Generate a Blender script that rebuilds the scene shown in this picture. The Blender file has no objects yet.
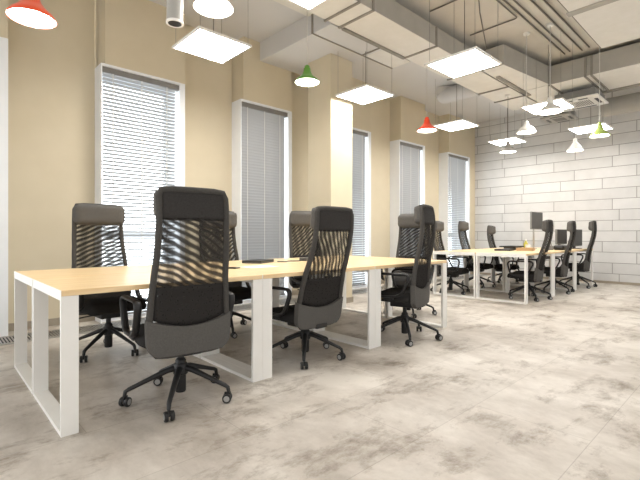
import bpy, bmesh, math, random
from mathutils import Vector, Matrix
random.seed(7)
SC = bpy.context.scene
COL = SC.collection
PI = math.pi

# ------------------------------------------------------------------ materials
def new_mat(name):
    m = bpy.data.materials.new(name); m.use_nodes = True
    nt = m.node_tree
    for n in list(nt.nodes): nt.nodes.remove(n)
    out = nt.nodes.new('ShaderNodeOutputMaterial')
    return m, nt, out

def lin(c):
    return tuple(((v/255)/12.92 if v/255 <= .04045 else ((v/255+.055)/1.055)**2.4) for v in c) + (1,)

def N(nt, typ, **kw):
    n = nt.nodes.new(typ)
    for k, v in kw.items():
        if k.startswith('_'): setattr(n, k[1:], v)
        else: n.inputs[k.replace('__', ' ')].default_value = v
    return n

def coords(nt, scale=(1, 1, 1), kind='Object'):
    tc = nt.nodes.new('ShaderNodeTexCoord')
    mp = nt.nodes.new('ShaderNodeMapping'); mp.inputs['Scale'].default_value = scale
    nt.links.new(tc.outputs[kind], mp.inputs['Vector'])
    return mp.outputs['Vector']

def surf(name, c1, c2=None, rough=.6, metal=0, nscale=6, spec=.5, bump=0, bscale=60, scale=(1, 1, 1), coat=0):
    m, nt, out = new_mat(name)
    b = N(nt, 'ShaderNodeBsdfPrincipled', Roughness=rough, Metallic=metal)
    b.inputs['Specular IOR Level'].default_value = spec
    if coat: b.inputs['Coat Weight'].default_value = coat; b.inputs['Coat Roughness'].default_value = .15
    v = coords(nt, scale)
    nz = N(nt, 'ShaderNodeTexNoise', Scale=nscale, Detail=5)
    nt.links.new(v, nz.inputs['Vector'])
    r = nt.nodes.new('ShaderNodeValToRGB')
    r.color_ramp.elements[0].color = lin(c1); r.color_ramp.elements[1].color = lin(c2 or c1)
    r.color_ramp.elements[0].position = .3; r.color_ramp.elements[1].position = .7
    nt.links.new(nz.outputs['Fac'], r.inputs['Fac'])
    nt.links.new(r.outputs['Color'], b.inputs['Base Color'])
    if bump:
        n2 = N(nt, 'ShaderNodeTexNoise', Scale=bscale, Detail=3); nt.links.new(v, n2.inputs['Vector'])
        bp = N(nt, 'ShaderNodeBump', Strength=bump, Distance=.01); nt.links.new(n2.outputs['Fac'], bp.inputs['Height'])
        nt.links.new(bp.outputs['Normal'], b.inputs['Normal'])
    nt.links.new(b.outputs[0], out.inputs[0])
    return m

def emit(name, c, s):
    m, nt, out = new_mat(name)
    e = N(nt, 'ShaderNodeEmission', Strength=s); e.inputs['Color'].default_value = lin(c)
    nt.links.new(e.outputs[0], out.inputs[0]); return m

M = {}
M['wall'] = surf('beige_paint', (208, 197, 172), (213, 202, 178), .85, nscale=3, bump=.05, bscale=180, spec=.2)
M['ceiling'] = surf('grey_ceiling_paint', (207, 206, 206), (213, 212, 211), .9, nscale=1.3, spec=.2, bump=.05)
M['slab'] = surf('beige_concrete', (206, 200, 190), (215, 210, 200), .9, nscale=2.5, spec=.2, bump=.08, bscale=25)
M['duct'] = surf('duct_shade_tone', (168, 164, 155), (178, 174, 165), .7, nscale=4, spec=.25)  # darker duct colour, shade of the side faces painted in
M['duct_bottom'] = surf('duct_lit_tone', (222, 219, 212), (228, 225, 219), .8, nscale=7, spec=.2, bump=.05)  # lighter duct colour, bounce light on the undersides painted in
M['flange'] = surf('duct_flange', (138, 133, 124), (152, 147, 138), .6, spec=.3)
M['conduit'] = surf('dark_conduit', (112, 107, 99), (126, 121, 112), .6)
M['white_steel'] = surf('white_powder_coat', (236, 235, 231), (240, 239, 236), .45, spec=.4)
M['white_frame'] = surf('white_window_frame', (234, 237, 241), (238, 241, 245), .5, spec=.4)
M['white_plastic'] = surf('white_plastic', (232, 230, 225), (236, 234, 230), .45)
M['headrail'] = surf('grey_headrail', (120, 118, 115), (130, 128, 125), .5)
M['black'] = surf('black_plastic', (30, 30, 31), (36, 36, 37), .45, spec=.4)
M['rim'] = surf('grey_caster_rim', (150, 150, 148), (165, 165, 163), .4, metal=.3)
M['seat'] = surf('black_seat_fabric', (42, 41, 41), (50, 49, 48), .95, nscale=150, spec=.15, bump=.2, bscale=400)
M['fabric'] = surf('charcoal_fabric', (88, 86, 84), (97, 95, 92), .95, nscale=120, spec=.15, bump=.3, bscale=420)
M['fabric_frame'] = surf('charcoal_frame_fabric', (72, 70, 68), (81, 79, 76), .95, nscale=120, spec=.15, bump=.3, bscale=420)
M['fabric_dark'] = surf('dark_fabric', (56, 54, 53), (64, 62, 61), .95, nscale=120, spec=.15, bump=.3, bscale=420)
M['black_gloss'] = surf('black_gloss', (22, 22, 23), (26, 26, 27), .2)
M['dark_grey'] = surf('dark_grey_plastic', (70, 69, 67), (78, 77, 75), .5)
M['mid_grey'] = surf('grey_plastic', (120, 119, 116), (128, 127, 124), .5)
M['grey_screen'] = surf('grey_screen', (74, 73, 71), (80, 79, 77), .6)
M['paper'] = surf('white_paper', (242, 240, 236), (246, 244, 240), .8)
M['carton'] = surf('brown_card', (176, 146, 108), (186, 156, 118), .8)
M['yellow'] = surf('yellow_green_plastic', (190, 178, 70), (200, 190, 86), .4)
M['orange_shade'] = surf('orange_enamel', (226, 74, 30), (232, 84, 38), .3, coat=.4)
M['red_shade'] = surf('red_enamel', (206, 62, 34), (214, 70, 40), .3, coat=.4)
M['green_shade'] = surf('green_enamel', (92, 150, 54), (102, 160, 62), .3, coat=.4)
M['lime_shade'] = surf('lime_enamel', (150, 168, 84), (158, 176, 94), .3, coat=.4)
M['white_shade'] = surf('white_enamel', (226, 224, 218), (232, 230, 225), .35, coat=.3)
M['grey_shade'] = surf('grey_enamel', (112, 108, 102), (122, 118, 112), .4, coat=.3)
M['grey_dome'] = surf('pale_grey_enamel', (160, 158, 152), (168, 166, 160), .4)
M['steel'] = surf('brushed_steel', (176, 174, 170), (186, 184, 180), .35, metal=.6)
M['cord_white'] = surf('pale_cord', (205, 202, 196), (212, 209, 203), .6)
M['wire'] = surf('steel_wire', (140, 138, 134), (150, 148, 144), .4, metal=.5)
M['trench'] = surf('trench_dark', (46, 46, 47), (56, 56, 57), .7)
M['baseboard'] = surf('grey_baseboard', (150, 140, 124), (160, 150, 134), .6)
M['panel_light'] = emit('panel_diffuser', (255, 251, 245), 28.0)
M['bulb_light'] = emit('lamp_bulb', (255, 248, 236), 22.0)
M['spot_inner'] = surf('dark_reflector', (84, 82, 78), (96, 94, 90), .4)
M['stone_cap'] = M['black']

def mat_wood():
    m, nt, out = new_mat('light_oak')
    b = N(nt, 'ShaderNodeBsdfPrincipled', Roughness=.32)
    v = coords(nt, (1.2, 16, 16))
    nz = N(nt, 'ShaderNodeTexNoise', Scale=2.2, Detail=6, Distortion=.6); nt.links.new(v, nz.inputs['Vector'])
    r = nt.nodes.new('ShaderNodeValToRGB')
    r.color_ramp.elements[0].color = lin((226, 194, 144)); r.color_ramp.elements[1].color = lin((242, 216, 172))
    r.color_ramp.elements[0].position = .3; r.color_ramp.elements[1].position = .68
    nt.links.new(nz.outputs['Fac'], r.inputs['Fac']); nt.links.new(r.outputs[0], b.inputs['Base Color'])
    nt.links.new(b.outputs[0], out.inputs[0]); return m
M['wood'] = mat_wood()

def mat_floor():
    m, nt, out = new_mat('stained_stone_floor')
    L = nt.links.new
    b = N(nt, 'ShaderNodeBsdfPrincipled', Roughness=.42)
    b.inputs['Specular IOR Level'].default_value = .45
    v = coords(nt)
    n1 = N(nt, 'ShaderNodeTexNoise', Scale=1.1, Detail=10, Roughness=.7, Distortion=.15)
    vm = coords(nt, (1.0, .62, 1)); L(vm, n1.inputs['Vector'])
    r1 = nt.nodes.new('ShaderNodeValToRGB'); e = r1.color_ramp.elements
    e[0].position = .30; e[0].color = lin((148, 138, 126)); e[1].position = .60; e[1].color = lin((212, 206, 197))
    x = e.new(.46); x.color = lin((186, 178, 168))
    L(n1.outputs['Fac'], r1.inputs['Fac'])
    # darker worn blotches
    n2 = N(nt, 'ShaderNodeTexNoise', Scale=2.6, Detail=13, Roughness=.76, Distortion=.2)
    vm2 = coords(nt, (.8, 1.3, 1)); L(vm2, n2.inputs['Vector'])
    r2 = nt.nodes.new('ShaderNodeValToRGB'); e = r2.color_ramp.elements
    e[0].position = .51; e[0].color = (0, 0, 0, 1); e[1].position = .70; e[1].color = (1, 1, 1, 1)
    L(n2.outputs['Fac'], r2.inputs['Fac'])
    mx = N(nt, 'ShaderNodeMixRGB', _blend_type='MULTIPLY'); mx.inputs['Color2'].default_value = lin((152, 139, 124))
    L(r2.outputs[0], mx.inputs['Fac']); L(r1.outputs[0], mx.inputs['Color1'])
    # slab joints
    br = N(nt, 'ShaderNodeTexBrick', Scale=1.0, Mortar__Size=.0022, Bias=0)
    br.inputs['Brick Width'].default_value = 1.2; br.inputs['Row Height'].default_value = .6
    br.inputs['Color1'].default_value = (1, 1, 1, 1); br.inputs['Color2'].default_value = (.93, .93, .93, 1); br.inputs['Mortar'].default_value = (.74, .73, .72, 1)
    L(v, br.inputs['Vector'])
    mj = N(nt, 'ShaderNodeMixRGB', _blend_type='MULTIPLY', Fac=1.0)
    L(mx.outputs[0], mj.inputs['Color1']); L(br.outputs['Color'], mj.inputs['Color2'])
    L(mj.outputs[0], b.inputs['Base Color'])
    rr = N(nt, 'ShaderNodeMapRange'); rr.inputs['To Min'].default_value = .34; rr.inputs['To Max'].default_value = .6
    L(n2.outputs['Fac'], rr.inputs['Value']); L(rr.outputs[0], b.inputs['Roughness'])
    L(b.outputs[0], out.inputs[0]); return m
M['floor'] = mat_floor()

def mat_block():
    m, nt, out = new_mat('grey_block_wall')
    L = nt.links.new
    b = N(nt, 'ShaderNodeBsdfPrincipled', Roughness=.9); b.inputs['Specular IOR Level'].default_value = .2
    tc = nt.nodes.new('ShaderNodeTexCoord'); sp = nt.nodes.new('ShaderNodeSeparateXYZ'); cb = nt.nodes.new('ShaderNodeCombineXYZ')
    L(tc.outputs['Object'], sp.inputs[0]); L(sp.outputs['Y'], cb.inputs['X'])
    add = N(nt, 'ShaderNodeMath', _operation='ADD'); add.inputs[1].default_value = .017
    L(sp.outputs['Z'], add.inputs[0]); L(add.outputs[0], cb.inputs['Y'])
    br = N(nt, 'ShaderNodeTexBrick', Scale=1.0, Mortar__Size=.0065, Mortar__Smooth=.2, Bias=0)
    br.offset = .37; br.offset_frequency = 2; br.squash = .72; br.squash_frequency = 3
    br.inputs['Brick Width'].default_value = 1.12; br.inputs['Row Height'].default_value = .2235
    br.inputs['Color1'].default_value = lin((207, 206, 204)); br.inputs['Color2'].default_value = lin((218, 217, 215)); br.inputs['Mortar'].default_value = lin((150, 148, 145))
    L(cb.outputs[0], br.inputs['Vector'])
    nz = N(nt, 'ShaderNodeTexNoise', Scale=3.5, Detail=6, Roughness=.65); L(tc.outputs['Object'], nz.inputs['Vector'])
    r = nt.nodes.new('ShaderNodeValToRGB'); r.color_ramp.elements[0].color = (.9, .9, .9, 1); r.color_ramp.elements[1].color = (1, 1, 1, 1)
    r.color_ramp.elements[0].position = .3; r.color_ramp.elements[1].position = .7
    L(nz.outputs['Fac'], r.inputs['Fac'])
    mx = N(nt, 'ShaderNodeMixRGB', _blend_type='MULTIPLY', Fac=1.0); L(br.outputs['Color'], mx.inputs['Color1']); L(r.outputs[0], mx.inputs['Color2'])
    L(mx.outputs[0], b.inputs['Base Color'])
    bp = N(nt, 'ShaderNodeBump', Strength=.6, Distance=.01, _invert=True); L(br.outputs['Fac'], bp.inputs['Height']); L(bp.outputs[0], b.inputs['Normal'])
    L(b.outputs[0], out.inputs[0]); return m
M['block'] = mat_block()

def mat_mesh(name, base, spread, scale, dist, tmin, tmax):
    m, nt, out = new_mat(name)
    L = nt.links.new
    oi = nt.nodes.new('ShaderNodeObjectInfo'); tc = nt.nodes.new('ShaderNodeTexCoord')
    ad = N(nt, 'ShaderNodeVectorMath', _operation='ADD')
    ml = N(nt, 'ShaderNodeMath', _operation='MULTIPLY'); ml.inputs[1].default_value = 17
    L(oi.outputs['Random'], ml.inputs[0]); L(tc.outputs['Object'], ad.inputs[0]); L(ml.outputs[0], ad.inputs[1])
    an = N(nt, 'ShaderNodeMath', _operation='MULTIPLY_ADD'); an.inputs[1].default_value = spread; an.inputs[2].default_value = base
    L(oi.outputs['Random'], an.inputs[0])
    ro = nt.nodes.new('ShaderNodeVectorRotate'); ro.rotation_type = 'Y_AXIS'
    L(ad.outputs[0], ro.inputs['Vector']); L(an.outputs[0], ro.inputs['Angle'])
    w = N(nt, 'ShaderNodeTexWave', Scale=scale, Distortion=dist, Detail=1.0); w.bands_direction = 'X'
    w.inputs['Detail Scale'].default_value = .55
    L(ro.outputs[0], w.inputs['Vector'])
    mr = N(nt, 'ShaderNodeMapRange'); mr.inputs['From Min'].default_value = .25; mr.inputs['From Max'].default_value = .9
    mr.inputs['To Min'].default_value = tmin; mr.inputs['To Max'].default_value = tmax
    L(w.outputs['Fac'], mr.inputs['Value'])
    d = N(nt, 'ShaderNodeBsdfDiffuse'); d.inputs['Color'].default_value = lin((54, 52, 50))
    t = N(nt, 'ShaderNodeBsdfTransparent')
    mx = N(nt, 'ShaderNodeMixShader'); L(mr.outputs[0], mx.inputs['Fac']); L(d.outputs[0], mx.inputs[1]); L(t.outputs[0], mx.inputs[2])
    L(mx.outputs[0], out.inputs[0]); return m
M['mesh'] = mat_mesh('mesh_weave', .3, 1.0, 8.5, 5.5, .06, .54)
M['mesh_inner'] = mat_mesh('mesh_weave_inner', -.6, .8, 3.2, 6.0, .5, .92)

def mat_lumbar():
    m, nt, out = new_mat('lumbar_mesh')
    L = nt.links.new
    v = coords(nt)
    vo = N(nt, 'ShaderNodeTexVoronoi', Scale=55); L(v, vo.inputs['Vector'])
    mr = N(nt, 'ShaderNodeMapRange'); mr.inputs['From Min'].default_value = .1; mr.inputs['From Max'].default_value = .35
    mr.inputs['To Min'].default_value = .16; mr.inputs['To Max'].default_value = .03
    L(vo.outputs['Distance'], mr.inputs['Value'])
    d = N(nt, 'ShaderNodeBsdfDiffuse'); d.inputs['Color'].default_value = lin((52, 50, 49))
    t = N(nt, 'ShaderNodeBsdfTransparent')
    mx = N(nt, 'ShaderNodeMixShader'); L(mr.outputs[0], mx.inputs['Fac']); L(d.outputs[0], mx.inputs[1]); L(t.outputs[0], mx.inputs[2])
    L(mx.outputs[0], out.inputs[0]); return m
M['lumbar'] = mat_lumbar()

def mat_slat():
    m, nt, out = new_mat('blind_slat')
    L = nt.links.new
    d = N(nt, 'ShaderNodeBsdfDiffuse'); d.inputs['Color'].default_value = lin((170, 170, 170))
    t = N(nt, 'ShaderNodeBsdfTranslucent'); t.inputs['Color'].default_value = lin((214, 217, 220))
    mx = N(nt, 'ShaderNodeMixShader', Fac=.05); L(d.outputs[0], mx.inputs[1]); L(t.outputs[0], mx.inputs[2])
    L(mx.outputs[0], out.inputs[0]); return m
M['slat'] = mat_slat()

def mat_glass():
    m, nt, out = new_mat('window_glass')
    L = nt.links.new
    g = N(nt, 'ShaderNodeBsdfGlossy', Roughness=.02); t = N(nt, 'ShaderNodeBsdfTransparent'); t.inputs['Color'].default_value = (.96, .98, .98, 1)
    mx = N(nt, 'ShaderNodeMixShader', Fac=.05); L(t.outputs[0], mx.inputs[1]); L(g.outputs[0], mx.inputs[2])
    L(mx.outputs[0], out.inputs[0]); return m
M['glass'] = mat_glass()

# ------------------------------------------------------------------ geometry helpers
def obj(name, bm, mat, parent=None, smooth=False):
    me = bpy.data.meshes.new(name)
    bmesh.ops.recalc_face_normals(bm, faces=bm.faces[:])
    bm.to_mesh(me); bm.free()
    me.materials.append(mat)
    if smooth:
        for p in me.polygons: p.use_smooth = True
    o = bpy.data.objects.new(name, me); COL.objects.link(o)
    if parent: o.parent = parent
    return o

def smooth_by_angle(o, deg=40):
    o.data.polygons.foreach_set('use_smooth', [True]*len(o.data.polygons))
    try: o.data.set_sharp_from_angle(angle=math.radians(deg))
    except Exception: pass
    return o

def add_box(bm, x0, x1, y0, y1, z0, z1, bevel=0, seg=2, mtx=None):
    vs = [bm.verts.new((x, y, z)) for x in (x0, x1) for y in (y0, y1) for z in (z0, z1)]
    fs = [(0, 1, 3, 2), (4, 6, 7, 5), (0, 4, 5, 1), (2, 3, 7, 6), (0, 2, 6, 4), (1, 5, 7, 3)]
    faces = [bm.faces.new([vs[i] for i in f]) for f in fs]
    if bevel:
        es = list({e for f in faces for e in f.edges})
        r = bmesh.ops.bevel(bm, geom=es, offset=bevel, segments=seg, profile=.5, affect='EDGES')
        vs = list({v for f in r['faces'] for v in f.verts} | {v for v in vs if v.is_valid})
    if mtx is not None:
        bmesh.ops.transform(bm, matrix=mtx, verts=[v for v in vs if v.is_valid])
    return bm

def box(x0, x1, y0, y1, z0, z1, bevel=0, seg=2):
    return add_box(bmesh.new(), x0, x1, y0, y1, z0, z1, bevel, seg)

def add_lathe(bm, prof, n=24, c=(0, 0, 0), cap0=False, cap1=False):
    rings = []
    for r, z in prof:
        rings.append([bm.verts.new((c[0]+r*math.cos(2*PI*i/n), c[1]+r*math.sin(2*PI*i/n), c[2]+z)) for i in range(n)])
    for a, b in zip(rings, rings[1:]):
        for i in range(n):
            bm.faces.new((a[i], a[(i+1) % n], b[(i+1) % n], b[i]))
    if cap0: bm.faces.new(rings[0])
    if cap1: bm.faces.new(rings[-1])
    return bm

def add_tube(bm, pts, rx, ry=None, n=8, closed=False, up=None, caps=True):
    """tube of elliptical section; rx sideways, ry along 'up'"""
    ry = ry or rx
    P = [Vector(p) for p in pts]; k = len(P); rings = []
    for i in range(k):
        if closed: t = P[(i+1) % k]-P[i-1]
        else: t = P[min(i+1, k-1)]-P[max(i-1, 0)]
        t.normalize()
        u = Vector(up) if up else (Vector((0, 0, 1)) if abs(t.z) < .9 else Vector((1, 0, 0)))
        s = t.cross(u); s.normalize(); w = s.cross(t); w.normalize()
        fx = rx[i] if isinstance(rx, (list, tuple)) else rx
        fy = ry[i] if isinstance(ry, (list, tuple)) else ry
        rings.append([bm.verts.new(P[i]+s*fx*math.cos(2*PI*j/n)+w*fy*math.sin(2*PI*j/n)) for j in range(n)])
    rng = range(k) if closed else range(k-1)
    for i in rng:
        a, b = rings[i], rings[(i+1) % k]
        for j in range(n): bm.faces.new((a[j], a[(j+1) % n], b[(j+1) % n], b[j]))
    if not closed and caps:
        bm.faces.new(rings[0]); bm.faces.new(rings[-1])
    return bm

def tube(pts, rx, ry=None, **k): return add_tube(bmesh.new(), pts, rx, ry, **k)

def fillet(pts, r, seg=4, closed=False):
    P = [Vector(p) for p in pts]; out = []; k = len(P)
    for i in range(k):
        if not closed and i in (0, k-1): out.append(P[i]); continue
        a, b, c = P[i-1], P[i], P[(i+1) % k]
        d1 = (a-b); d2 = (c-b); q = min(r, d1.length*.45, d2.length*.45)
        p0 = b+d1.normalized()*q; p1 = b+d2.normalized()*q
        for j in range(seg+1):
            t = j/seg; out.append(p0*(1-t)**2+b*2*t*(1-t)+p1*t*t)
    return out

def solid_grid(f, nu, nv, thick, direction=(0, 1, 0)):
    bm = bmesh.new(); d = Vector(direction)*thick
    A = [[bm.verts.new(f(i/nu*2-1, j/nv)) for i in range(nu+1)] for j in range(nv+1)]
    B = [[bm.verts.new(A[j][i].co+d) for i in range(nu+1)] for j in range(nv+1)]
    for j in range(nv):
        for i in range(nu):
            bm.faces.new((A[j][i], A[j][i+1], A[j+1][i+1], A[j+1][i]))
            bm.faces.new((B[j][i], B[j+1][i], B[j+1][i+1], B[j][i+1]))
    for i in range(nu):
        bm.faces.new((A[0][i], B[0][i], B[0][i+1], A[0][i+1])); bm.faces.new((A[nv][i], A[nv][i+1], B[nv][i+1], B[nv][i]))
    for j in range(nv):
        bm.faces.new((A[j][0], A[j+1][0], B[j+1][0], B[j][0])); bm.faces.new((A[j][nu], B[j][nu], B[j+1][nu], A[j+1][nu]))
    return bm

def tag(o, label=None, cat=None, group=None, kind=None):
    if label: o['label'] = label
    if cat: o['category'] = cat
    if group: o['group'] = group
    if kind: o['kind'] = kind
    return o

def empty(name, loc, label, cat, group=None, rz=0):
    o = bpy.data.objects.new(name, None); COL.objects.link(o)
    o.empty_display_size = .1
    o.location = loc; o.rotation_euler = (0, 0, rz)
    return tag(o, label, cat, group)

def copy_tree(o, parent=None):
    c = o.copy(); COL.objects.link(c)
    if parent: c.parent = parent
    for ch in list(o.children): copy_tree(ch, c)
    return c

def place(proto, used, loc, rz, label, group=None):
    o = copy_tree(proto) if used[0] else proto
    used[0] = True
    o.location = loc; o.rotation_euler = (0, 0, rz); o['label'] = label
    if group: o['group'] = group
    return o

def struct(name, bm, mat, parent=None, label=None, smooth=False):
    o = obj(name, bm, mat, parent, smooth)
    if not parent: o['kind'] = 'structure'
    if label: o['label'] = label
    return o

# ------------------------------------------------------------------ room constants (metres)
YF, YR = 5.25, 5.50          # face of the window boxes / recessed wall face
XB = 10.45                   # block wall
ZC = 3.92                    # ceiling over the window side
ZC2 = 4.06                   # ceiling over the open side
ZD = 3.64                    # underside of the main duct
WT = 3.0                     # window head
WIN = [(-.49, .60), (1.462, 2.48), (3.334, 4.29), (5.25, 6.26), (7.172, 8.12), (9.102, 10.18)]

# ------------------------------------------------------------------ setting
fl = struct('floor', box(-3, XB, -3, YR, -.12, 0), M['floor'])
struct('wall_back', box(XB, XB+.2, -3, YR+.25, -.12, ZC2), M['block'])

bm = bmesh.new()
edges = [-3.0]+[v for w in WIN for v in w]+[XB]
for i in range(0, len(edges), 2):
    add_box(bm, edges[i], edges[i+1], YR, YR+.25, -.12, ZC2)          # recessed wall between the windows
for x0, x1 in WIN:
    add_box(bm, x0+.045, x1, YF, YR+.25, WT, ZC2)                     # projecting box above each window
add_box(bm, WIN[-1][1], XB, YF, YR, -.12, ZC2)                          # last stretch up to the block wall
struct('wall_left', bm, M['wall'])

struct('trim_1', box(4.255, 4.71, 4.32, 4.81, 0, ZD-.001), M['wall'], label='square beige column standing in front of the window wall')
bm = bmesh.new()
for i in range(0, len(edges), 2):
    x0, x1 = edges[i], edges[i+1]
    add_box(bm, x0, x1, YR-.018, YR, 0, .08) if x1 < XB else add_box(bm, x0, x1, YF-.018, YF, 0, .08)
add_box(bm, 4.243, 4.255, 4.32, 4.81, 0, .08); add_box(bm, 4.243, 4.722, 4.308, 4.32, 0, .08); add_box(bm, 4.71, 4.722, 4.32, 4.81, 0, .08)
struct('baseboard_left', bm, M['baseboard'])
struct('baseboard_back', box(XB-.014, XB, -3, YR-.02, 0, .05), M['baseboard'])

# ceilings
struct('ceiling', box(-3, XB, 3.45, YR, ZC, ZC+.12), M['ceiling'], label='smooth grey ceiling over the window side')
struct('ceiling', box(-3, XB, -1.2, 3.45, ZC2, ZC2+.12), M['slab'], label='beige concrete ceiling over the open side')
struct('trim_2', box(-3, 3.67, 3.705, 4.15, ZC-.03, ZC), M['duct_bottom'], label='shallow ceiling strip beside the main duct')

# windows (box frame, sash bars, pane)
for i, (x0, x1) in enumerate(WIN):
    bm = bmesh.new(); t = .055
    add_box(bm, x0, x0+.014, YF, YR+.22, 0, WT)                       # left cheek
    add_box(bm, x1-.07, x1, YF, YR+.22, 0, WT)                      # right cheek
    add_box(bm, x0+.014, x1-.07, YF-.006, YR+.22, WT-.03, WT)         # head
    add_box(bm, x0+.014, x1-.07, YF+.05, YR+.22, 0, .05)              # sill
    w = struct('window_%d' % i, bm, M['white_frame'], label=[
        'white window at the left edge of the photo', 'bright white floor to ceiling window behind the nearest desk',
        'tall white window left of the beige column', 'tall white window half hidden by the beige column',
        'tall white window second from the block wall', 'tall white window closest to the block wall'][i])
    bm = bmesh.new()
    ys = YR+.13
    for a, b in ((x0+.014, x0+.08), (x1-.12, x1-.07)): add_box(bm, a, b, ys, ys+.06, .05, WT-.03)
    add_box(bm, x0+.08, x1-.12, ys, ys+.06, .05, .11); add_box(bm, x0+.08, x1-.12, ys, ys+.06, WT-.09, WT-.03)
    add_box(bm, x0+.08, x1-.12, ys, ys+.06, .98, 1.06)
    obj('sash', bm, M['white_frame'], w)
    obj('pane', box(x0+.08, x1-.12, ys+.025, ys+.031, .11, WT-.09), M['glass'], w)

# ------------------------------------------------------------------ venetian blinds
TILT = [-30, -21, -66, -44, -64, -40]
BL = ['white venetian blind in the window cut by the left edge of the photo', 'wide open venetian blind of the bright window behind the nearest desk',
      'grey closed venetian blind left of the beige column', 'pale venetian blind half hidden by the beige column',
      'grey closed venetian blind on the second window from the block wall', 'pale venetian blind on the window next to the block wall']
for i, (x0, x1) in enumerate(WIN):
    r = empty('venetian_blind', ((x0+x1)/2, YF+.05, 0), BL[i], 'blind', 'venetian blinds on the window wall')
    hw = (x1-x0)/2
    a, b = -hw+.032, hw-.112
    obj('headrail', box(a-.015, b+.04, -.03, .03, WT-.095, WT-.031), M['headrail'], r)
    bm = bmesh.new(); th = math.radians(TILT[i]); w = .026; z = .10
    while z < WT-.10:
        pts = []
        for k in range(4):
            s = -1+2*k/3
            c = .004*(1-s*s)
            yy = s*w*math.cos(th)-c*math.sin(th); zz = s*w*math.sin(th)+c*math.cos(th)
            pts.append((bm.verts.new((a, yy, z+zz)), bm.verts.new((b, yy, z+zz))))
        for k in range(3): bm.faces.new((pts[k][0], pts[k][1], pts[k+1][1], pts[k+1][0]))
        z += .0435
    obj('slats', bm, M['slat'], r)
    obj('bottom_rail', box(a, b, -.02, .02, .06, .08), M['headrail'], r)
    for q in (.12, .5, .86):
        obj('ladder_cord', box(a+(b-a)*q-.004, a+(b-a)*q+.004, -.030, -.027, .07, WT-.09), M['cord_white'], r)

# trench grille in the floor along the windows
g = empty('floor_grille', (0, 0, 0), 'long slatted heating grille set in the floor along the window wall', 'floor grille')
obj('trough', box(-1.5, 10.3, 4.84, 5.17, .001, .004), M['trench'], g)
bm = bmesh.new(); x = -1.5
while x < 10.3:
    add_box(bm, x, x+.010, 4.85, 5.16, .004, .012); x += .026
obj('grating', bm, M['steel'], g)
bm = bmesh.new()
add_box(bm, -1.5, 10.3, 4.825, 4.85, .001, .013); add_box(bm, -1.5, 10.3, 5.16, 5.185, .001, .013)
obj('rim', bm, M['steel'], g)

# ------------------------------------------------------------------ ducts and services
def flange_y(bm, x, y0, y1, z0, z1, t=.016, w=.03):
    add_box(bm, x-w/2, x+w/2, y0-t, y1+t, z0-t, z0); add_box(bm, x-w/2, x+w/2, y0-t, y0, z0, z1); add_box(bm, x-w/2, x+w/2, y1, y1+t, z0, z1)

md = empty('main_duct', (6, 3.43, ZD), 'long rectangular air duct running along the room below the ceiling', 'air duct')
md.location = (0, 0, 0)
obj('side_casing', box(-2.9, 9.05, 3.16, 3.70, ZD+.006, ZC-.012), M['duct'], md)
obj('underside', box(-2.9, 9.05, 3.163, 3.697, ZD, ZD+.006), M['duct_bottom'], md)
for x in (-1.9, .95, 2.3, 3.55, 3.80, 5.16, 6.42, 7.50, 8.20):
    bm = bmesh.new(); flange_y(bm, x, 3.16, 3.70, ZD, ZC-.02); obj('flange', bm, M['flange'], md)
obj('edge_angle', box(3.85, 5.15, 3.665, 3.715, ZD-.022, ZD-.001), M['flange'], md)

bd = empty('branch_duct', (0, 0, 0), 'wide rectangular branch duct reaching from the main duct to the window wall', 'air duct')
obj('casing', box(3.67, 4.71, 3.72, YF, ZD+.006, ZC-.002), M['ceiling'], bd)
obj('underside', box(3.672, 4.708, 3.722, YF-.002, ZD, ZD+.006), M['ceiling'], bd)
obj('side_strip', box(4.712, 5.35, 3.72, 4.06, ZD, ZC-.002), M['duct_bottom'], bd)
bm = bmesh.new()
add_box(bm, 3.655, 3.67, 4.05, 4.075, ZD-.004, ZC-.002); add_box(bm, 3.67, 5.35, 4.048, 4.064, ZD-.012, ZD-.0005)
add_box(bm, 4.62, 4.645, 3.72, 4.05, ZD-.012, ZD-.0005)
obj('joint', bm, M['flange'], bd)

# widened end section and cross duct
bm = bmesh.new()
pts = [(6.50, 3.14), (6.50, 2.80), (7.95, 2.62), (7.95, 3.14)]
lo = [bm.verts.new((x, y, ZD+.006)) for x, y in pts]; hi = [bm.verts.new((x, y, 3.96)) for x, y in pts]
bm.faces.new(lo); bm.faces.new(hi)
for i in range(4): bm.faces.new((lo[i], lo[(i+1) % 4], hi[(i+1) % 4], hi[i]))
ts = empty('duct_transition', (0, 0, 0), 'skewed duct section joining the main duct and the cross duct', 'air duct')
obj('casing', bm, M['duct'], ts)
bm = bmesh.new(); bm.faces.new([bm.verts.new((x*.9995+.003, y*.999+.003, ZD+.004)) for x, y in pts])
obj('underside', bm, M['duct_bottom'], ts)
obj('groove', box(6.9, 8.25, 3.04, 3.10, ZD-.02, ZD+.003), M['flange'], ts)

cd = empty('cross_duct', (0, 0, 0), 'wide rectangular cross duct in front of the block wall at right', 'air duct')
obj('casing', box(7.96, 9.04, -1.1, 3.13, ZD+.006, 3.965), M['duct'], cd)
obj('underside', box(7.963, 9.037, -1.1, 3.127, ZD, ZD+.006), M['duct_bottom'], cd)
for y in (2.62, 2.08, 1.99, .8, -.4):
    bm = bmesh.new(); w = .016
    add_box(bm, 7.94, 9.06, y-w, y+w, ZD-.016, ZD-.0005); add_box(bm, 7.943, 7.96, y-w, y+w, ZD, 3.965)
    obj('flange', bm, M['flange'], cd)
bm = bmesh.new(); add_box(bm, 9.0, 9.06, .4, 2.62, ZD-.03, ZD-.0005); obj('edge_angle', bm, M['flange'], cd)

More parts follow.
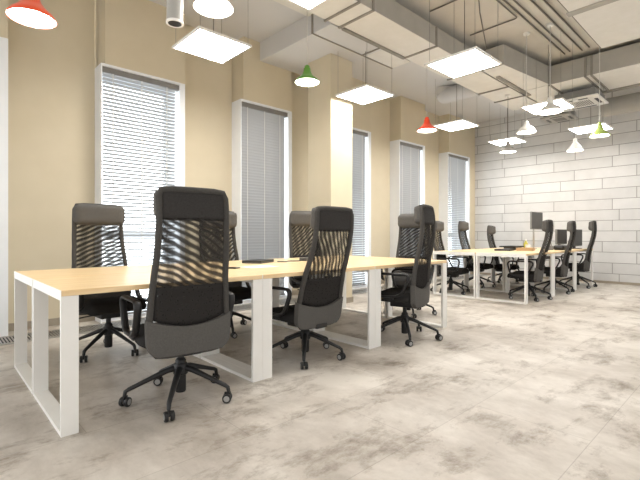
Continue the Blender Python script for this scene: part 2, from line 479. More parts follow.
# wide dropped duct at top right
ud = empty('upper_duct', (0, 0, 0), 'broad shallow duct above the cross duct in the top right corner', 'air duct')
obj('casing', box(1.0, 7.32, -1.1, 1.72, 3.80, ZC2-.005), M['conduit'], ud)
obj('underside', box(1.0, 7.315, -1.1, 1.70, 3.785, 3.80), M['duct_bottom'], ud)
bm = bmesh.new(); add_box(bm, 5.82, 5.92, -1.1, 1.73, 3.765, 3.785); obj('flange', bm, M['duct'], ud)

# round duct near the far end of the main duct
bm = bmesh.new()
add_tube(bm, fillet([(7.48, 3.702, 3.76), (7.48, 4.40, 3.76), (7.48, 4.40, ZC-.005)], .15, 8), .16, n=24)
smooth_by_angle(tag(obj('round_duct', bm, M['ceiling']), 'fat round duct elbow leaving the far end of the main duct', 'air duct'))
bm = bmesh.new()
add_tube(bm, [(9.75, -1.0, 3.52), (9.75, 2.25, 3.52)], .17, n=24)
rp = smooth_by_angle(tag(obj('round_pipe', bm, M['duct']), 'thick round pipe running along the top of the block wall at right', 'pipe'))
for y in (1.5, .3):
    obj('bracket', box(9.73, XB-.001, y-.02, y+.02, 3.50, 3.54), M['flange'], rp)

# conduits under the concrete ceiling
zc = ZC2-.016
cl = [([(2.2, 2.40, zc), (6.02, 2.40, zc), (6.02, 3.10, zc)], 'thin ceiling conduit bending towards the main duct', .009),
      ([(2.2, 2.34, zc), (7.80, 2.34, zc)], 'leftmost of the four straight ceiling conduits', .011),
      ([(2.2, 2.25, zc), (7.75, 2.25, zc)], 'second from left of the straight ceiling conduits', .011),
      ([(2.2, 2.10, zc), (7.85, 2.10, zc)], 'third from left of the straight ceiling conduits', .011),
      ([(2.2, 1.985, zc), (7.80, 1.985, zc)], 'rightmost straight ceiling conduit beside the broad upper duct', .011)]
for p, lb, r in cl:
    tag(obj('conduit', tube(fillet(p, .05), r, n=8), M['conduit'], smooth=True), lb, 'conduit', 'conduits on the concrete ceiling')
tag(obj('conduit', tube([(4.98, 2.45, zc), (4.98, 3.14, zc)], .009, n=8), M['conduit'], smooth=True), 'short thin conduit crossing from the ceiling cables to the main duct', 'conduit', 'conduits on the concrete ceiling')
tag(obj('hanging_cable', tube([(5.0, 2.47, ZC2-.01), (5.35, 2.62, ZC2-.10), (5.8, 2.78, ZC2-.18), (6.1, 2.88, ZC2-.26), (6.25, 3.14, ZC2-.30)], .008, n=6), M['conduit'], smooth=True), 'dark loose cable drooping from the ceiling beside the duct', 'cable')

# ceiling cassette units
def cassette(loc, label, sx=.72, sy=.62, zt=.16, mat='white_plastic'):
    r = empty('air_conditioner', loc, label, 'air conditioner', 'ceiling cassettes by the block wall')
    obj('housing', box(-sx/2+.05, sx/2-.05, -sy/2+.05, sy/2-.05, .03, zt), M['mid_grey'], r)
    bm = add_box(bmesh.new(), -sx/2, sx/2, -sy/2, sy/2, 0, .03, .008); obj('fascia', bm, M[mat], r)
    bm = bmesh.new(); a = sx/2-.19; b = sy/2-.17
    k = 0
    while k < 12:
        y = -b+2*b*(k+.5)/12; add_box(bm, -a, a, y-.006, y+.006, -.006, .001); k += 1
    obj('intake_grille', bm, M['mid_grey'], r)
    for (x0, x1, y0, y1) in ((-a, a, -sy/2+.05, -sy/2+.10), (-a, a, sy/2-.10, sy/2-.05), (-sx/2+.05, -sx/2+.10, -b, b), (sx/2-.10, sx/2-.05, -b, b)):
        obj('louvre', box(x0, x1, y0, y1, -.004, .001), M['dark_grey'], r)
    for x in (-sx/2+.1, sx/2-.1):
        for y in (-sy/2+.1, sy/2-.1):
            obj('hanger_rod', tube([(x, y, zt), (x, y, (ZD if loc[0] < 9.1 and loc[1] < 3.1 else ZC)-loc[2]-.001)], .005, n=6), M['wire'], r)
    return r
cassette((8.68, 2.36, 3.40), 'white slotted cassette air conditioner hanging beside the green pendant lamp', .72, .74)
cassette((9.62, 2.98, 3.42), 'grey square ceiling cassette hanging further back by the block wall', .62, .56, .16, 'grey_dome')

# ------------------------------------------------------------------ LED panels
pr = empty('ceiling_panel_light', (0, 0, 0), '', 'panel light')
S = .30
bm = bmesh.new()
add_box(bm, -S, S, -S, -S+.018, 0, .022); add_box(bm, -S, S, S-.018, S, 0, .022)
add_box(bm, -S, -S+.018, -S+.018, S-.018, 0, .022); add_box(bm, S-.018, S, -S+.018, S-.018, 0, .022)
add_box(bm, -S+.018, S-.018, -S+.018, S-.018, .0125, .022)
obj('frame', bm, M['white_plastic'], pr)
obj('diffuser', box(-S+.018, S-.018, -S+.018, S-.018, .002, .012), M['panel_light'], pr)
used = [False]
ZP = 3.01
panels = [(2.18, 3.99, 2.98, ZC, 'square glowing panel light hanging over the nearest desk pair'),
          (4.56, 3.94, 3.00, ZD, 'square glowing panel light hanging beside the beige column'),
          (7.19, 3.98, 3.04, ZC, 'square glowing panel light behind the red pendant lamp'),
          (9.27, 3.92, 3.05, ZC, 'square glowing panel light above the small grey pendant by the block wall'),
          (2.17, 2.48, 3.00, ZC2, 'square glowing panel light cut by the top edge of the photo'),
          (4.43, 2.36, 2.94, ZC2, 'square glowing panel light below the edge of the main duct'),
          (7.16, 2.39, 3.03, ZC2, 'square glowing panel light behind the large pale dome pendant'),
          (9.08, 2.29, 3.00, ZD, 'square glowing panel light behind the lime green pendant')]
for x, y, ZP, zt, lb in panels:
    o = place(pr, used, (x, y, ZP), 0, lb, 'suspended panel lights')
    top = zt-ZP-.002
    for sx in (-1, 1):
        for sy in (-1, 1):
            tx, ty = sx*.27, sy*.27
            tp = top
            wx, wy = x+tx, y+ty
            if 3.12 < wy < 3.74 or (7.93 < wx < 9.08 and wy < 3.15) or (3.66 < wx < 4.72 and 3.70 < wy) or (3.66 < wx < 5.36 and 3.70 < wy < 4.07): tp = ZD-ZP-.004
            elif wy > 3.74: tp = (ZC if wy > 4.16 or wx > 3.67 else ZC-.03)-ZP-.004
            elif wx > 6.5 and wx < 7.95 and wy > 2.6: tp = ZD-ZP-.004
            elif wy < 1.73 and wx < 7.33: tp = 3.765-ZP
            else: tp = ZC2-ZP-.004
            obj('suspension_wire', tube([(tx, ty, .02), (tx, ty, tp)], .0022, n=5), M['wire'], o)
    cx = 0.02
    tp = ZD if (3.66 < x+cx < 4.72 and y > 3.7) else top+ZP
    if x > 9: tp = 3.66 if y < 3 else tp
    obj('feed_cable', tube([(cx, 0, .02), (cx, 0, tp-ZP-.03 if y < 3 else tp-ZP-.004)], .0045, n=6), M['conduit'], o)

# ------------------------------------------------------------------ pendant lamps
def pendant(loc, ztop, label, cat_mat, cord_mat, R=.15, style='bell', cone=.17):
    """loc is the centre of the shade mouth"""
    r = empty('pendant_lamp', loc, label, 'pendant lamp', 'coloured pendant lamps')
    if style == 'bell': prof = [(R, 0), (R, .008), (R*.86, .035), (R*.60, .066), (R*.40, .10), (R*.30, cone*.8), (R*.27, cone)]
    elif style == 'cone': prof = [(R, 0), (R, .006), (R*.78, .05), (R*.45, .11), (R*.25, .15), (R*.22, cone)]
    else: prof = [(R, 0), (R*1.0, .008), (R*.85, .045), (R*.6, .08), (R*.33, .10), (R*.27, .13), (R*.25, cone)]
    bm = bmesh.new(); inner = [(max(a-.006, .01), b-.004 if b > .01 else b) for a, b in prof]
    n = 32
    add_lathe(bm, prof, n, cap1=True)
    o = obj('lamp_shade', bm, cat_mat, r); smooth_by_angle(o, 50)
    bm = bmesh.new(); add_lathe(bm, inner[:-1], n)
    smooth_by_angle(obj('shade_lining', bm, M['white_shade'], r), 50)
    bm = bmesh.new(); add_lathe(bm, [(R*.93, .016), (R*.92, .022)], 28, cap0=True, cap1=True)
    obj('bulb', bm, M['bulb_light'], r)
    bm = bmesh.new(); add_lathe(bm, [(R*.22, cone), (R*.2, cone+.03), (.008, cone+.045)], 16, cap0=True, cap1=True)
    smooth_by_angle(obj('lamp_socket', bm, cat_mat if style != 'bell' else M['steel'] if style == 'x' else cat_mat, r), 50)
    obj('cord', tube([(0, 0, cone+.04), (0, 0, ztop-loc[2]-.02)], .0045, n=6), cord_mat, r)
    bm = bmesh.new(); add_lathe(bm, [(.045, ztop-loc[2]-.03), (.05, ztop-loc[2]-.001)], 16, cap0=True, cap1=True)
    obj('ceiling_rose', bm, M['white_plastic'], r)
    return r
pendant((.48, 3.15, 2.37), ZC2, 'orange pendant lamp in the top left corner', M['orange_shade'], M['cord_white'], R=.133)
pendant((1.61, 2.92, 2.76), ZC2, 'white pendant lamp cut by the top edge, left of the panel lights', M['white_shade'], M['cord_white'])
pendant((3.36, 3.82, 2.86), ZC-.03, 'dark green pendant lamp hanging left of the beige column', M['green_shade'], M['cord_white'])
pendant((5.62, 3.60, 2.62), ZD, 'red pendant lamp hanging near the middle of the window wall', M['red_shade'], M['cord_white'])
pendant((6.60, 2.50, 2.56), ZC2, 'small white pendant lamp left of the large dome pendant', M['white_shade'], M['cord_white'], style='dome', R=.135, cone=.13)
pendant((7.96, 3.35, 2.57), ZD, 'small grey pendant lamp hanging in front of the block wall corner', M['grey_shade'], M['conduit'], style='dome')
pendant((8.35, 2.34, 2.50), 3.39, 'white cone pendant lamp hanging below the cassette unit', M['white_shade'], M['cord_white'], style='cone', cone=.18, R=.135)
pendant((7.37, 1.74, 2.50), ZC2, 'lime green pendant lamp at the far right', M['lime_shade'], M['cord_white'], R=.135)
pendant((6.57, 2.16, 2.79), ZC2, 'large pale grey dome pendant lamp on a long rod', M['white_shade'], M['cord_white'], R=.165, style='dome', cone=.18)

# cylindrical spotlight
sp = empty('spotlight', (1.28, 2.87, 2.51), 'grey cylinder spotlight with white rim near the top left', 'spotlight')
bm = bmesh.new(); add_lathe(bm, [(.056, .01), (.056, .30), (.02, .31)], 24, cap1=True); smooth_by_angle(obj('housing', bm, M['grey_dome'], sp))
bm = bmesh.new(); add_lathe(bm, [(.046, 0), (.060, 0), (.060, .014), (.046, .014)], 24); bmesh.ops.remove_doubles(bm, verts=bm.verts[:], dist=1e-6)
obj('rim', bm, M['white_plastic'], sp)
bm = bmesh.new(); add_lathe(bm, [(.047, .002), (.03, .05), (.012, .06)], 24, cap1=True); obj('reflector', bm, M['spot_inner'], sp, True)
obj('stem', tube([(0, 0, .30), (0, 0, ZC2-2.51-.002)], .012, n=8), M['mid_grey'], sp, True)

# ------------------------------------------------------------------ desks
DL, DD, DZ = 1.233, .765, .739
def make_desk(L):
    r = empty('office_desk', (0, 0, 0), '', 'desk')
    obj('tabletop', add_box(bmesh.new(), .003, L-.003, 0, DD, DZ-.030, DZ, .002, 1), M['wood'], r)
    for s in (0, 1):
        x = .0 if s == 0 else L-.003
        tag(obj('bright_end', box(x, x+.003, .001, DD-.001, DZ-.0295, DZ-.0005), M['white_steel'], r), 'end edge whitened for overexposure')  # white strip stands in for the overexposed end of the oak top
    for s in (0, 1):
        x0 = .001 if s == 0 else L-.081
        bm = bmesh.new(); t = .022; z1 = DZ-.0305; y0, y1 = .001, DD-.001
        add_box(bm, x0, x0+.08, y0, y0+t, 0, z1); add_box(bm, x0, x0+.08, y1-t, y1, 0, z1)
        add_box(bm, x0, x0+.08, y0+t, y1-t, 0, t); add_box(bm, x0, x0+.08, y0+t, y1-t, z1-t, z1)
        obj('leg_frame', bm, M['white_steel'], r)
    obj('cross_beam', box(.081, L-.081, DD/2-.02, DD/2+.02, DZ-.075, DZ-.031), M['white_steel'], r)
    return r
GX, GY = .4908, 2.4301
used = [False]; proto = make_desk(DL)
nl = ['front row desk nearest the camera, pale oak top on white loop legs', 'middle desk of the near front row, beside the second black chair', 'far end desk of the near front row, beside the chair seen side on']
nb = ['window side desk at the left end of the near group', 'window side desk in the middle of the near group with the closed laptop', 'window side desk at the right end of the near group']
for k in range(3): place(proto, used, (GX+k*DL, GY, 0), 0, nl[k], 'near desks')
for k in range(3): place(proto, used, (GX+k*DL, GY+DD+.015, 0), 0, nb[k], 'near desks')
FX, FL, FY = 6.39, 1.147, 2.43
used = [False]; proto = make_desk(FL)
nl = ['front row desk at the near end of the far desk group', 'middle front row desk of the far desk group', 'front row desk closest to the block wall']
nb = ['window side desk at the near end of the far desk group', 'window side desk in the middle of the far group under the raised monitor', 'window side desk closest to the block wall']
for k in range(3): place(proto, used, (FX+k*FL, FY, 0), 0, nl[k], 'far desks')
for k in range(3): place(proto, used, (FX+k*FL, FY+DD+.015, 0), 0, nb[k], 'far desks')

# ------------------------------------------------------------------ office chair
PR = [(.33, -.19), (.42, -.195), (.52, -.195), (.64, -.20), (.77, -.215), (.90, -.242), (1.02, -.260), (1.12, -.264), (1.20, -.258), (1.30, -.242)]
HW = [(.33, .230), (.42, .244), (.52, .248), (.66, .240), (.80, .229), (.95, .219), (1.10, .214), (1.30, .214)]
def interp(tab, z):
    if z <= tab[0][0]: return tab[0][1]
    for (a, b), (c, d) in zip(tab, tab[1:]):
        if z <= c:
            t = (z-a)/(c-a); t = t*t*(3-2*t)*.5+t*.5
            return b+(d-b)*t
    return tab[-1][1]
ZB, ZT = .335, 1.295
def by(x, z): return interp(PR, z)+.38*x*x
def hwr(z):
    h = interp(HW, z)
    for r, e in ((.06, ZB), (.045, ZT)):
        d = (z-ZB) if e == ZB else (ZT-z)
        if d < r: h -= r-math.sqrt(max(0, r*r-(r-d)**2))
    return h

def make_chair(star, dz=0, rec=0):
    r = empty('office_chair', (0, 0, 0), '', 'office chair')
    # star base
    bm = bmesh.new(); add_lathe(bm, [(.030, .045), (.032, .05), (.032, .24), (.026, .25), (.020, .255), (.020, .335)], 18, cap0=True, cap1=True)
    smooth_by_angle(obj('gas_column', bm, M['black'], r))
    bm = bmesh.new(); add_lathe(bm, [(.036, .150), (.044, .158), (.044, .212), (.034, .226)], 18, cap0=True, cap1=True)
    smooth_by_angle(obj('hub', bm, M['black'], r))
    for k in range(5):
        a = math.radians(star+72*k); ca, sa = math.cos(a), math.sin(a)
        R3 = Matrix.Rotation(a, 4, 'Z')
        pts = [(.03, 0, .194), (.08, 0, .184), (.20, 0, .138), (.295, 0, .101), (.313, 0, .090), (.320, 0, .060)]
        bm = tube(pts, [.021, .020, .017, .014, .013, .011], [.020, .018, .014, .012, .012, .011], n=10)
        bmesh.ops.transform(bm, matrix=R3, verts=bm.verts[:])
        leg = smooth_by_angle(obj('base_leg', bm, M['black'], r), 50)
        # twin wheel caster
        bm = bmesh.new(); sw = random.uniform(0, 6.28)
        for s in (-1, 1):
            T = Matrix.Translation((.320, 0, 0)) @ Matrix.Rotation(sw, 4, 'Z') @ Matrix.Translation((.010, s*.017, .0285)) @ Matrix.Rotation(PI/2, 4, 'X')
            b2 = bmesh.new(); add_lathe(b2, [(.018, -.011), (.0265, -.009), (.0282, 0), (.0265, .009), (.018, .011)], 18, cap0=True, cap1=True)
            bmesh.ops.transform(b2, matrix=R3 @ T, verts=b2.verts[:])
            me = bpy.data.meshes.new('t'); b2.to_mesh(me); b2.free(); bm.from_mesh(me); bpy.data.meshes.remove(me)
        T = R3 @ Matrix.Translation((.320, 0, 0)) @ Matrix.Rotation(sw, 4, 'Z')
        add_box(bm, -.012, .026, -.006, .006, .03, .062, mtx=T)
        cs = smooth_by_angle(obj('caster', bm, M['black'], leg))
        cs.data.materials.append(M['rim'])
        for p in cs.data.polygons:
            if len(p.vertices) > 8: p.material_index = 1
    # mechanism
    bm = bmesh.new(); add_box(bm, -.10, .10, -.14, .12, .315, .372, .012); add_box(bm, -.06, .06, -.20, -.10, .325, .365, .008)
    smooth_by_angle(obj('tilt_mechanism', bm, M['black'], r))
    obj('lever', tube([(.09, .02, .345), (.20, .03, .340), (.255, .03, .334)], [.006, .006, .010], [.006, .006, .005], n=8), M['black'], r, True)
    # seat
    def seat():
        bm = bmesh.new()
        nx, ny = 14, 14; top = []; bot = []
        def pt(u, v, t):
            sx = .258*(1-.06*v); x = u*sx
            # superellipse corners
            y = .055+v*.225
            k = max(0, abs(u)**6+abs(v)**6-1)
            q = 1/(1+.22*k)
            x *= q; y = .055+(y-.055)*q
            e = max(abs(u), abs(v))
            if t: z = .478-.05*(max(0, e-.72)/.28)**2*1.0-.028*max(0, v)**3-.010*(1-u*u)
            else: z = .372+.025*(max(0, e-.72)/.28)**2
            return (x, y, z)
        for t, g in ((1, top), (0, bot)):
            for j in range(ny+1):
                g.append([bm.verts.new(pt(-1+2*i/nx, -1+2*j/ny, t)) for i in range(nx+1)])
        for j in range(ny):
            for i in range(nx):
                bm.faces.new((top[j][i], top[j][i+1], top[j+1][i+1], top[j+1][i])); bm.faces.new((bot[j][i], bot[j+1][i], bot[j+1][i+1], bot[j][i+1]))
        for i in range(nx):
            bm.faces.new((top[0][i], bot[0][i], bot[0][i+1], top[0][i+1])); bm.faces.new((top[ny][i], top[ny][i+1], bot[ny][i+1], bot[ny][i]))
        for j in range(ny):
            bm.faces.new((top[j][0], top[j+1][0], bot[j+1][0], bot[j][0])); bm.faces.new((top[j][nx], bot[j][nx], bot[j+1][nx], top[j+1][nx]))
        return bm
    smooth_by_angle(obj('seat', seat(), M['seat'], r), 60)
    # back frame: closed tube round the outline
    out = []
    nz = 26
    zs = [ZB+.012+(ZT-ZB-.024)*i/nz for i in range(nz+1)]
    right = [(hwr(z)-.016, z) for z in zs]; left = [(-x, z) for x, z in reversed(right)]
    topm = [(right[-1][0]*(1-2*k/6), ZT-.006) for k in range(1, 6)]; botm = [(-right[0][0]*(1-2*k/6), ZB+.006) for k in range(1, 6)]
    ring = right+topm+left+botm
    pts = [(x, by(x, z)+.014, z) for x, z in ring]
    smooth_by_angle(obj('back_frame', tube(pts, .019, .021, n=8, closed=True, up=(0, 1, 0)), M['fabric_frame'], r), 80)
    ztl = lambda x: .500+.9*x*x
    def lower(u, v):
        zt = ztl(u*.24); z = ZB+.004+v*(zt-ZB-.004)
        x = u*(hwr(z)+.003); return (x, by(x, z)-.011, z)
    smooth_by_angle(obj('back_panel', solid_grid(lower, 16, 12, .046), M['fabric'], r), 60)
    def lum(u, v):
        z0 = ztl(u*.24); z1 = .735-.15*(u*.24)**2*0; z = z0+v*(z1-z0)
        x = u*(interp(HW, z)-.024); return (x, by(x, z)+.012, z)
    obj('lumbar_panel', solid_grid(lum, 14, 8, .012), M['lumbar'], r, True)
    def mesh(u, v):
        z = .735+v*(1.135-.735); x = u*(interp(HW, z)-.024); return (x, by(x, z)+.014, z)
    bm = bmesh.new()
    for lay in (0, 1):
        g = [[bm.verts.new(Vector(mesh(i/7-1, j/14))+Vector((0, .008*lay, 0))) for i in range(15)] for j in range(15)]
        for j in range(14):
            for i in range(14):
                f = bm.faces.new((g[j][i], g[j][i+1], g[j+1][i+1], g[j+1][i])); f.material_index = lay
    obj('mesh_panel', bm, M['mesh'], r, True).data.materials.append(M['mesh_inner'])
    # headrest cushion and its dark back
    def hb(u, v):
        z = 1.125+v*(ZT-.012-1.125); x = u*(hwr(z)-.02); return (x, by(x, z)+.008, z)
    obj('headrest_back', solid_grid(hb, 14, 8, .012), M['fabric_dark'], r, True)
    bm = bmesh.new(); nu, nv = 16, 10; F = []; B = []
    for j in range(nv+1):
        v = -1+2*j/nv; rowF = []; rowB = []
        for i in range(nu+1):
            u = -1+2*i/nu
            k = max(0, abs(u)**7+abs(v)**5-1); q = 1/(1+.16*k)
            x = u*.217*q; z = 1.205+v*.093*q
            bulge = (1-abs(u)**6)*(1-abs(v)**4)
            edge = .030
            y0 = by(x, z)+.020
            rowB.append(bm.verts.new((x*.985, y0, z))); rowF.append(bm.verts.new((x, y0+edge+.052*bulge**.5-.010*v, z)))
        F.append(rowF); B.append(rowB)
    for j in range(nv):
        for i in range(nu):
            bm.faces.new((F[j][i], F[j][i+1], F[j+1][i+1], F[j+1][i])); bm.faces.new((B[j][i], B[j+1][i], B[j+1][i+1], B[j][i+1]))
    for i in range(nu):
        bm.faces.new((F[0][i], B[0][i], B[0][i+1], F[0][i+1])); bm.faces.new((F[nv][i], F[nv][i+1], B[nv][i+1], B[nv][i]))
    for j in range(nv):
        bm.faces.new((F[j][0], F[j+1][0], B[j+1][0], B[j][0])); bm.faces.new((F[j][nu], B[j][nu], B[j+1][nu], F[j+1][nu]))
    smooth_by_angle(obj('headrest', bm, M['fabric'], r), 60)
    # loop armrests
    for s in (-1, 1):
        X = s*.285
        loop = fillet([(X, .245, .648), (X, -.150, .655), (X*.985, -.055, .445), (X*.97, .195, .430)], .075, 6, closed=True)
        bm = tube(loop, .0225, .0115, n=10, closed=True, up=(1, 0, 0))
        # tube() puts rx across 'up': swap so that the wide side lies across the chair
        bm.free(); bm = tube(loop, .0125, .0215, n=10, closed=True, up=(1, 0, 0))
        add_box(bm, min(s*.19, X*.97), max(s*.19, X*.97), .02, .12, .405, .43, .005)
        smooth_by_angle(obj('armrest', bm, M['black'], r), 60)
    # seat height and recline of this chair
    piv = Vector((0, -.19, .42)); RM = Matrix.Translation(piv) @ Matrix.Rotation(math.radians(rec), 4, 'X') @ Matrix.Translation(-piv)
    for c in r.children:
        k = c.name.split('.')[0]
        if k in ('gas_column', 'hub', 'base_leg'): continue
        if k in ('back_frame', 'back_panel', 'lumbar_panel', 'mesh_panel', 'headrest_back', 'headrest'): c.data.transform(RM)
        c.data.transform(Matrix.Translation((0, 0, dz)))
    return r

FR = [((1.157, 2.51, 0), -6, 18, -.012, 0, 'large office chair nearest the camera, its back turned to it'),
      ((2.31, 2.65, 0), 2, 11, -.055, 8, 'second office chair of the near row, its back turned, between two double table legs'),
      ((3.46, 2.47, 0), 17, 8, 0, 0, 'office chair seen from the side at the far end of the near desks'),
      ((1.155, 3.93, 0), 183, 4, -.005, 1, 'office chair facing the camera behind the nearest desk, left of the largest chair'),
      ((2.33, 3.90, 0), 180, 30, -.02, 0, 'office chair by the window mostly hidden behind the largest chair'),
      ((3.54, 3.90, 0), 172, 14, .02, 0, 'office chair behind the desks, half hidden by the second chair'),
      ((4.56, 3.20, 0), 106, 10, .0, 1, 'office chair standing at the end of the near desks, behind the side-on chair'),
      ((7.02, 2.64, 0), 9, 5, -.045, 6, 'first of three far chairs along the open side of the far desks'),
      ((8.16, 2.62, 0), 9, 25, -.04, 5, 'middle of three far chairs along the open side of the far desks'),
      ((9.34, 2.58, 0), 8, 15, -.015, 4, 'last of three far chairs, closest to the block wall at right'),
      ((6.75, 3.84, 0), 192, 35, -.035, 2, 'far window side chair just right of the side-on chair'),
      ((7.84, 3.90, 0), 191, 12, -.01, 4, 'far window side chair in front of the last window'),
      ((8.98, 3.86, 0), 192, 40, -.08, 4, 'far window side chair in front of the block wall corner')]
for i, (loc, deg, star, dz, rec, lb) in enumerate(FR):
    # the star base turns freely: its legs are set relative to the seat
    o = make_chair(star-deg, dz, rec)
    o.location = loc; o.rotation_euler = (0, 0, math.radians(deg))
    tag(o, lb, 'office chair', 'high back office chairs')

# ------------------------------------------------------------------ things on the near desks
def laptop_closed(loc, rz, label, sx=.32, sy=.22, t=.02, mat='dark_grey'):
    r = empty('laptop', loc, label, 'laptop', None, rz)
    obj('base', add_box(bmesh.new(), -sx/2, sx/2, -sy/2, sy/2, 0.0005, t*.6, .004), M[mat], r)
    obj('lid', add_box(bmesh.new(), -sx/2, sx/2, -sy/2, sy/2, t*.62, t, .003), M['black'], r)
    return r
T0 = DZ
laptop_closed((2.44, 3.52, T0), .5, 'closed dark laptop on the window side of the near desks', .30, .21, .028)
tag(obj('paper_sheet', box(1.98, 2.275, 2.955, 3.165, T0+.0006, T0+.002), M['paper']), 'white sheet of paper on the near desks between the two front chairs', 'paper')
ph = empty('phone', (1.845, 3.08, T0), 'black phone lying left of the white paper sheet', 'phone', None, .5)
obj('body', add_box(bmesh.new(), -.04, .04, -.08, .08, .0005, .009, .003), M['black'], ph); obj('screen', box(-.036, .036, -.072, .072, .009, .0095), M['black_gloss'], ph)
tag(obj('power_cable', tube(fillet([(2.62, 3.44, T0+.006), (2.68, 3.36, T0+.006), (2.76, 3.45, T0+.006), (2.86, 3.38, T0+.006), (2.93, 3.42, T0+.006)], .04), .005, n=6), M['dark_grey'], smooth=True), 'thin cable curling over the near desks right of the laptop', 'cable')
pb = empty('power_adapter', (3.03, 3.44, T0), 'dark power adapter box at the end of the desk cable', 'adapter', None, .3)
obj('casing', add_box(bmesh.new(), -.10, .10, -.045, .045, .0005, .035, .006), M['dark_grey'], pb); obj('plug', box(.10, .13, -.02, .02, .008, .028), M['black'], pb)

# ------------------------------------------------------------------ things on the far desks
def monitor(loc, rz, label, w, h, zc, mat, arm=False, scr='black_gloss'):
    r = empty('monitor', loc, label, 'monitor', 'screens on the far desks', rz)
    obj('casing', add_box(bmesh.new(), -w/2, w/2, -.012, .022, zc-h/2, zc+h/2, .006), M[mat], r)
    obj('screen', box(-w/2+.012, w/2-.012, .022, .0235, zc-h/2+.016, zc+h/2-.012), M[scr], r)
    if arm:
        obj('pole', tube([(0, -.05, .01), (0, -.05, zc)], .016, n=10), M['steel'], r, True)
        obj('bracket', box(-.03, .03, -.05, -.012, zc-.04, zc+.04), M['steel'], r)
        obj('clamp', add_box(bmesh.new(), -.05, .05, -.10, .0, .0005, .02, .004), M['steel'], r)
    else:
        obj('stand', box(-.03, .03, -.05, -.012, .012, zc), M['dark_grey'], r)
        obj('foot', add_box(bmesh.new(), -.12, .12, -.12, .08, .0005, .014, .004), M['dark_grey'], r)
    return r
monitor((8.72, 3.12, T0), PI, 'grey monitor raised high on an arm above the far desks', .57, .34, .555, 'mid_grey', True, 'grey_screen')
monitor((9.30, 2.86, T0), PI, 'low grey monitor between the first two far chairs', .60, .30, .24, 'mid_grey', False, 'grey_screen')
monitor((9.54, 2.66, T0), PI, 'low black monitor right of the middle far chair', .68, .34, .22, 'black_gloss', False, 'black')
laptop_closed((7.46, 3.20, T0), .2, 'flat dark laptop nearest on the far desks', .36, .26, .03)
r = empty('open_box', (7.72, 2.94, T0), 'shallow brown card tray on the far desks', 'tray', None, .25)
obj('bottom', box(-.17, .17, -.13, .13, .0005, .006), M['carton'], r)
bm = bmesh.new(); add_box(bm, -.17, .17, -.13, -.124, .006, .05); add_box(bm, -.17, .17, .124, .13, .006, .05); add_box(bm, -.17, -.164, -.124, .124, .006, .05); add_box(bm, .164, .17, -.124, .124, .006, .05)
obj('rim', bm, M['carton'], r)
r = empty('laptop', (8.05, 3.30, T0), 'dark laptop on a riser beneath the raised monitor', 'laptop', None, 0)
obj('riser', box(-.16, .16, -.10, .10, .0005, .05), M['dark_grey'], r); obj('base', add_box(bmesh.new(), -.24, .24, -.15, .15, .0505, .072, .004), M['black'], r)
r = empty('spray_bottle', (8.23, 3.13, T0), 'small yellow green bottle under the raised monitor', 'bottle')
bm = bmesh.new(); add_lathe(bm, [(.035, .0005), (.038, .02), (.038, .12), (.015, .15), (.015, .17)], 16, cap0=True, cap1=True); smooth_by_angle(obj('body', bm, M['yellow'], r))
bm = bmesh.new(); add_lathe(bm, [(.018, .17), (.018, .20)], 12, cap0=True, cap1=True); obj('cap', bm, M['white_plastic'], r)
r = empty('mug', (8.06, 3.03, T0), 'white mug beside the yellow green bottle', 'mug')
bm = bmesh.new(); add_lathe(bm, [(.038, .0005), (.042, .01), (.042, .10), (.037, .10), (.036, .012)], 18, cap0=True, cap1=True); smooth_by_angle(obj('body', bm, M['white_plastic'], r))
obj('handle', tube(fillet([(.04, 0, .08), (.075, 0, .08), (.075, 0, .03), (.04, 0, .03)], .02), .006, n=8), M['white_plastic'], r, True)
r = empty('headphones', (8.24, 2.72, T0), 'grey headphones standing on the far desks behind the first far chair', 'headphones')
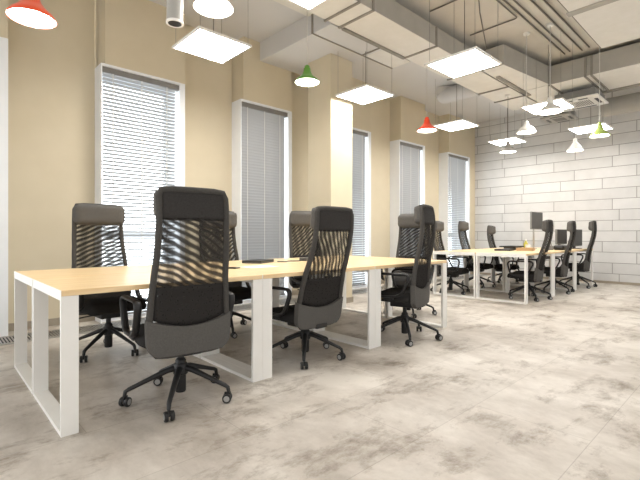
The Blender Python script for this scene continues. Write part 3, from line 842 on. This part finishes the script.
obj('headband', tube([(.09*math.cos(PI*k/12), 0, .07+.09*math.sin(PI*k/12)) for k in range(13)], .008, n=8), M['mid_grey'], r, True)
for s in (-1, 1):
    obj('ear_cup', add_box(bmesh.new(), s*.09-.018, s*.09+.018, -.036, .036, .0005, .08, .012), M['mid_grey'], r)
r = empty('bag', (8.52, 2.62, T0), 'dark soft pouch lying between the first two far chairs', 'pouch')
bm = bmesh.new()
for s, z0, k in ((0, .0005, 1.0),):
    add_box(bm, -.15, .15, -.09, .09, .0005, .09, .035, 3)
smooth_by_angle(obj('body', bm, M['black'], r), 60)
obj('zip', tube([(-.11, 0, .091), (.11, 0, .091)], .004, n=6), M['mid_grey'], r)

# ------------------------------------------------------------------ world, camera, view
w = bpy.data.worlds.new('World'); SC.world = w; w.use_nodes = True
nt = w.node_tree
bg = nt.nodes['Background']; bg.inputs['Strength'].default_value = 1.0
tc = nt.nodes.new('ShaderNodeTexCoord'); sp_ = nt.nodes.new('ShaderNodeSeparateXYZ'); nt.links.new(tc.outputs['Generated'], sp_.inputs[0])
mr = nt.nodes.new('ShaderNodeMapRange'); mr.inputs['From Min'].default_value = .05; mr.inputs['From Max'].default_value = .5
nt.links.new(sp_.outputs['Y'], mr.inputs['Value'])
mx = nt.nodes.new('ShaderNodeMixRGB'); mx.inputs['Color1'].default_value = (1.0, .98, .95, 1); mx.inputs['Color2'].default_value = (4.75, 4.9, 5.05, 1)
nt.links.new(mr.outputs[0], mx.inputs['Fac']); nt.links.new(mx.outputs[0], bg.inputs['Color'])

cam = bpy.data.cameras.new('Camera'); co = bpy.data.objects.new('Camera', cam); COL.objects.link(co)
cam.sensor_fit = 'HORIZONTAL'; cam.sensor_width = 36; cam.lens = 420.33*36/640
cam.shift_y = -5.26/640
co.location = (0, 0, 1.02); co.rotation_euler = (PI/2, 0, .8188-PI/2)
cam.clip_start = .05
SC.camera = co
SC.view_settings.view_transform = 'Standard'; SC.view_settings.look = 'None'
SC.view_settings.exposure = 0.2; SC.view_settings.gamma = 1.0; SC.view_settings.use_curve_mapping = False
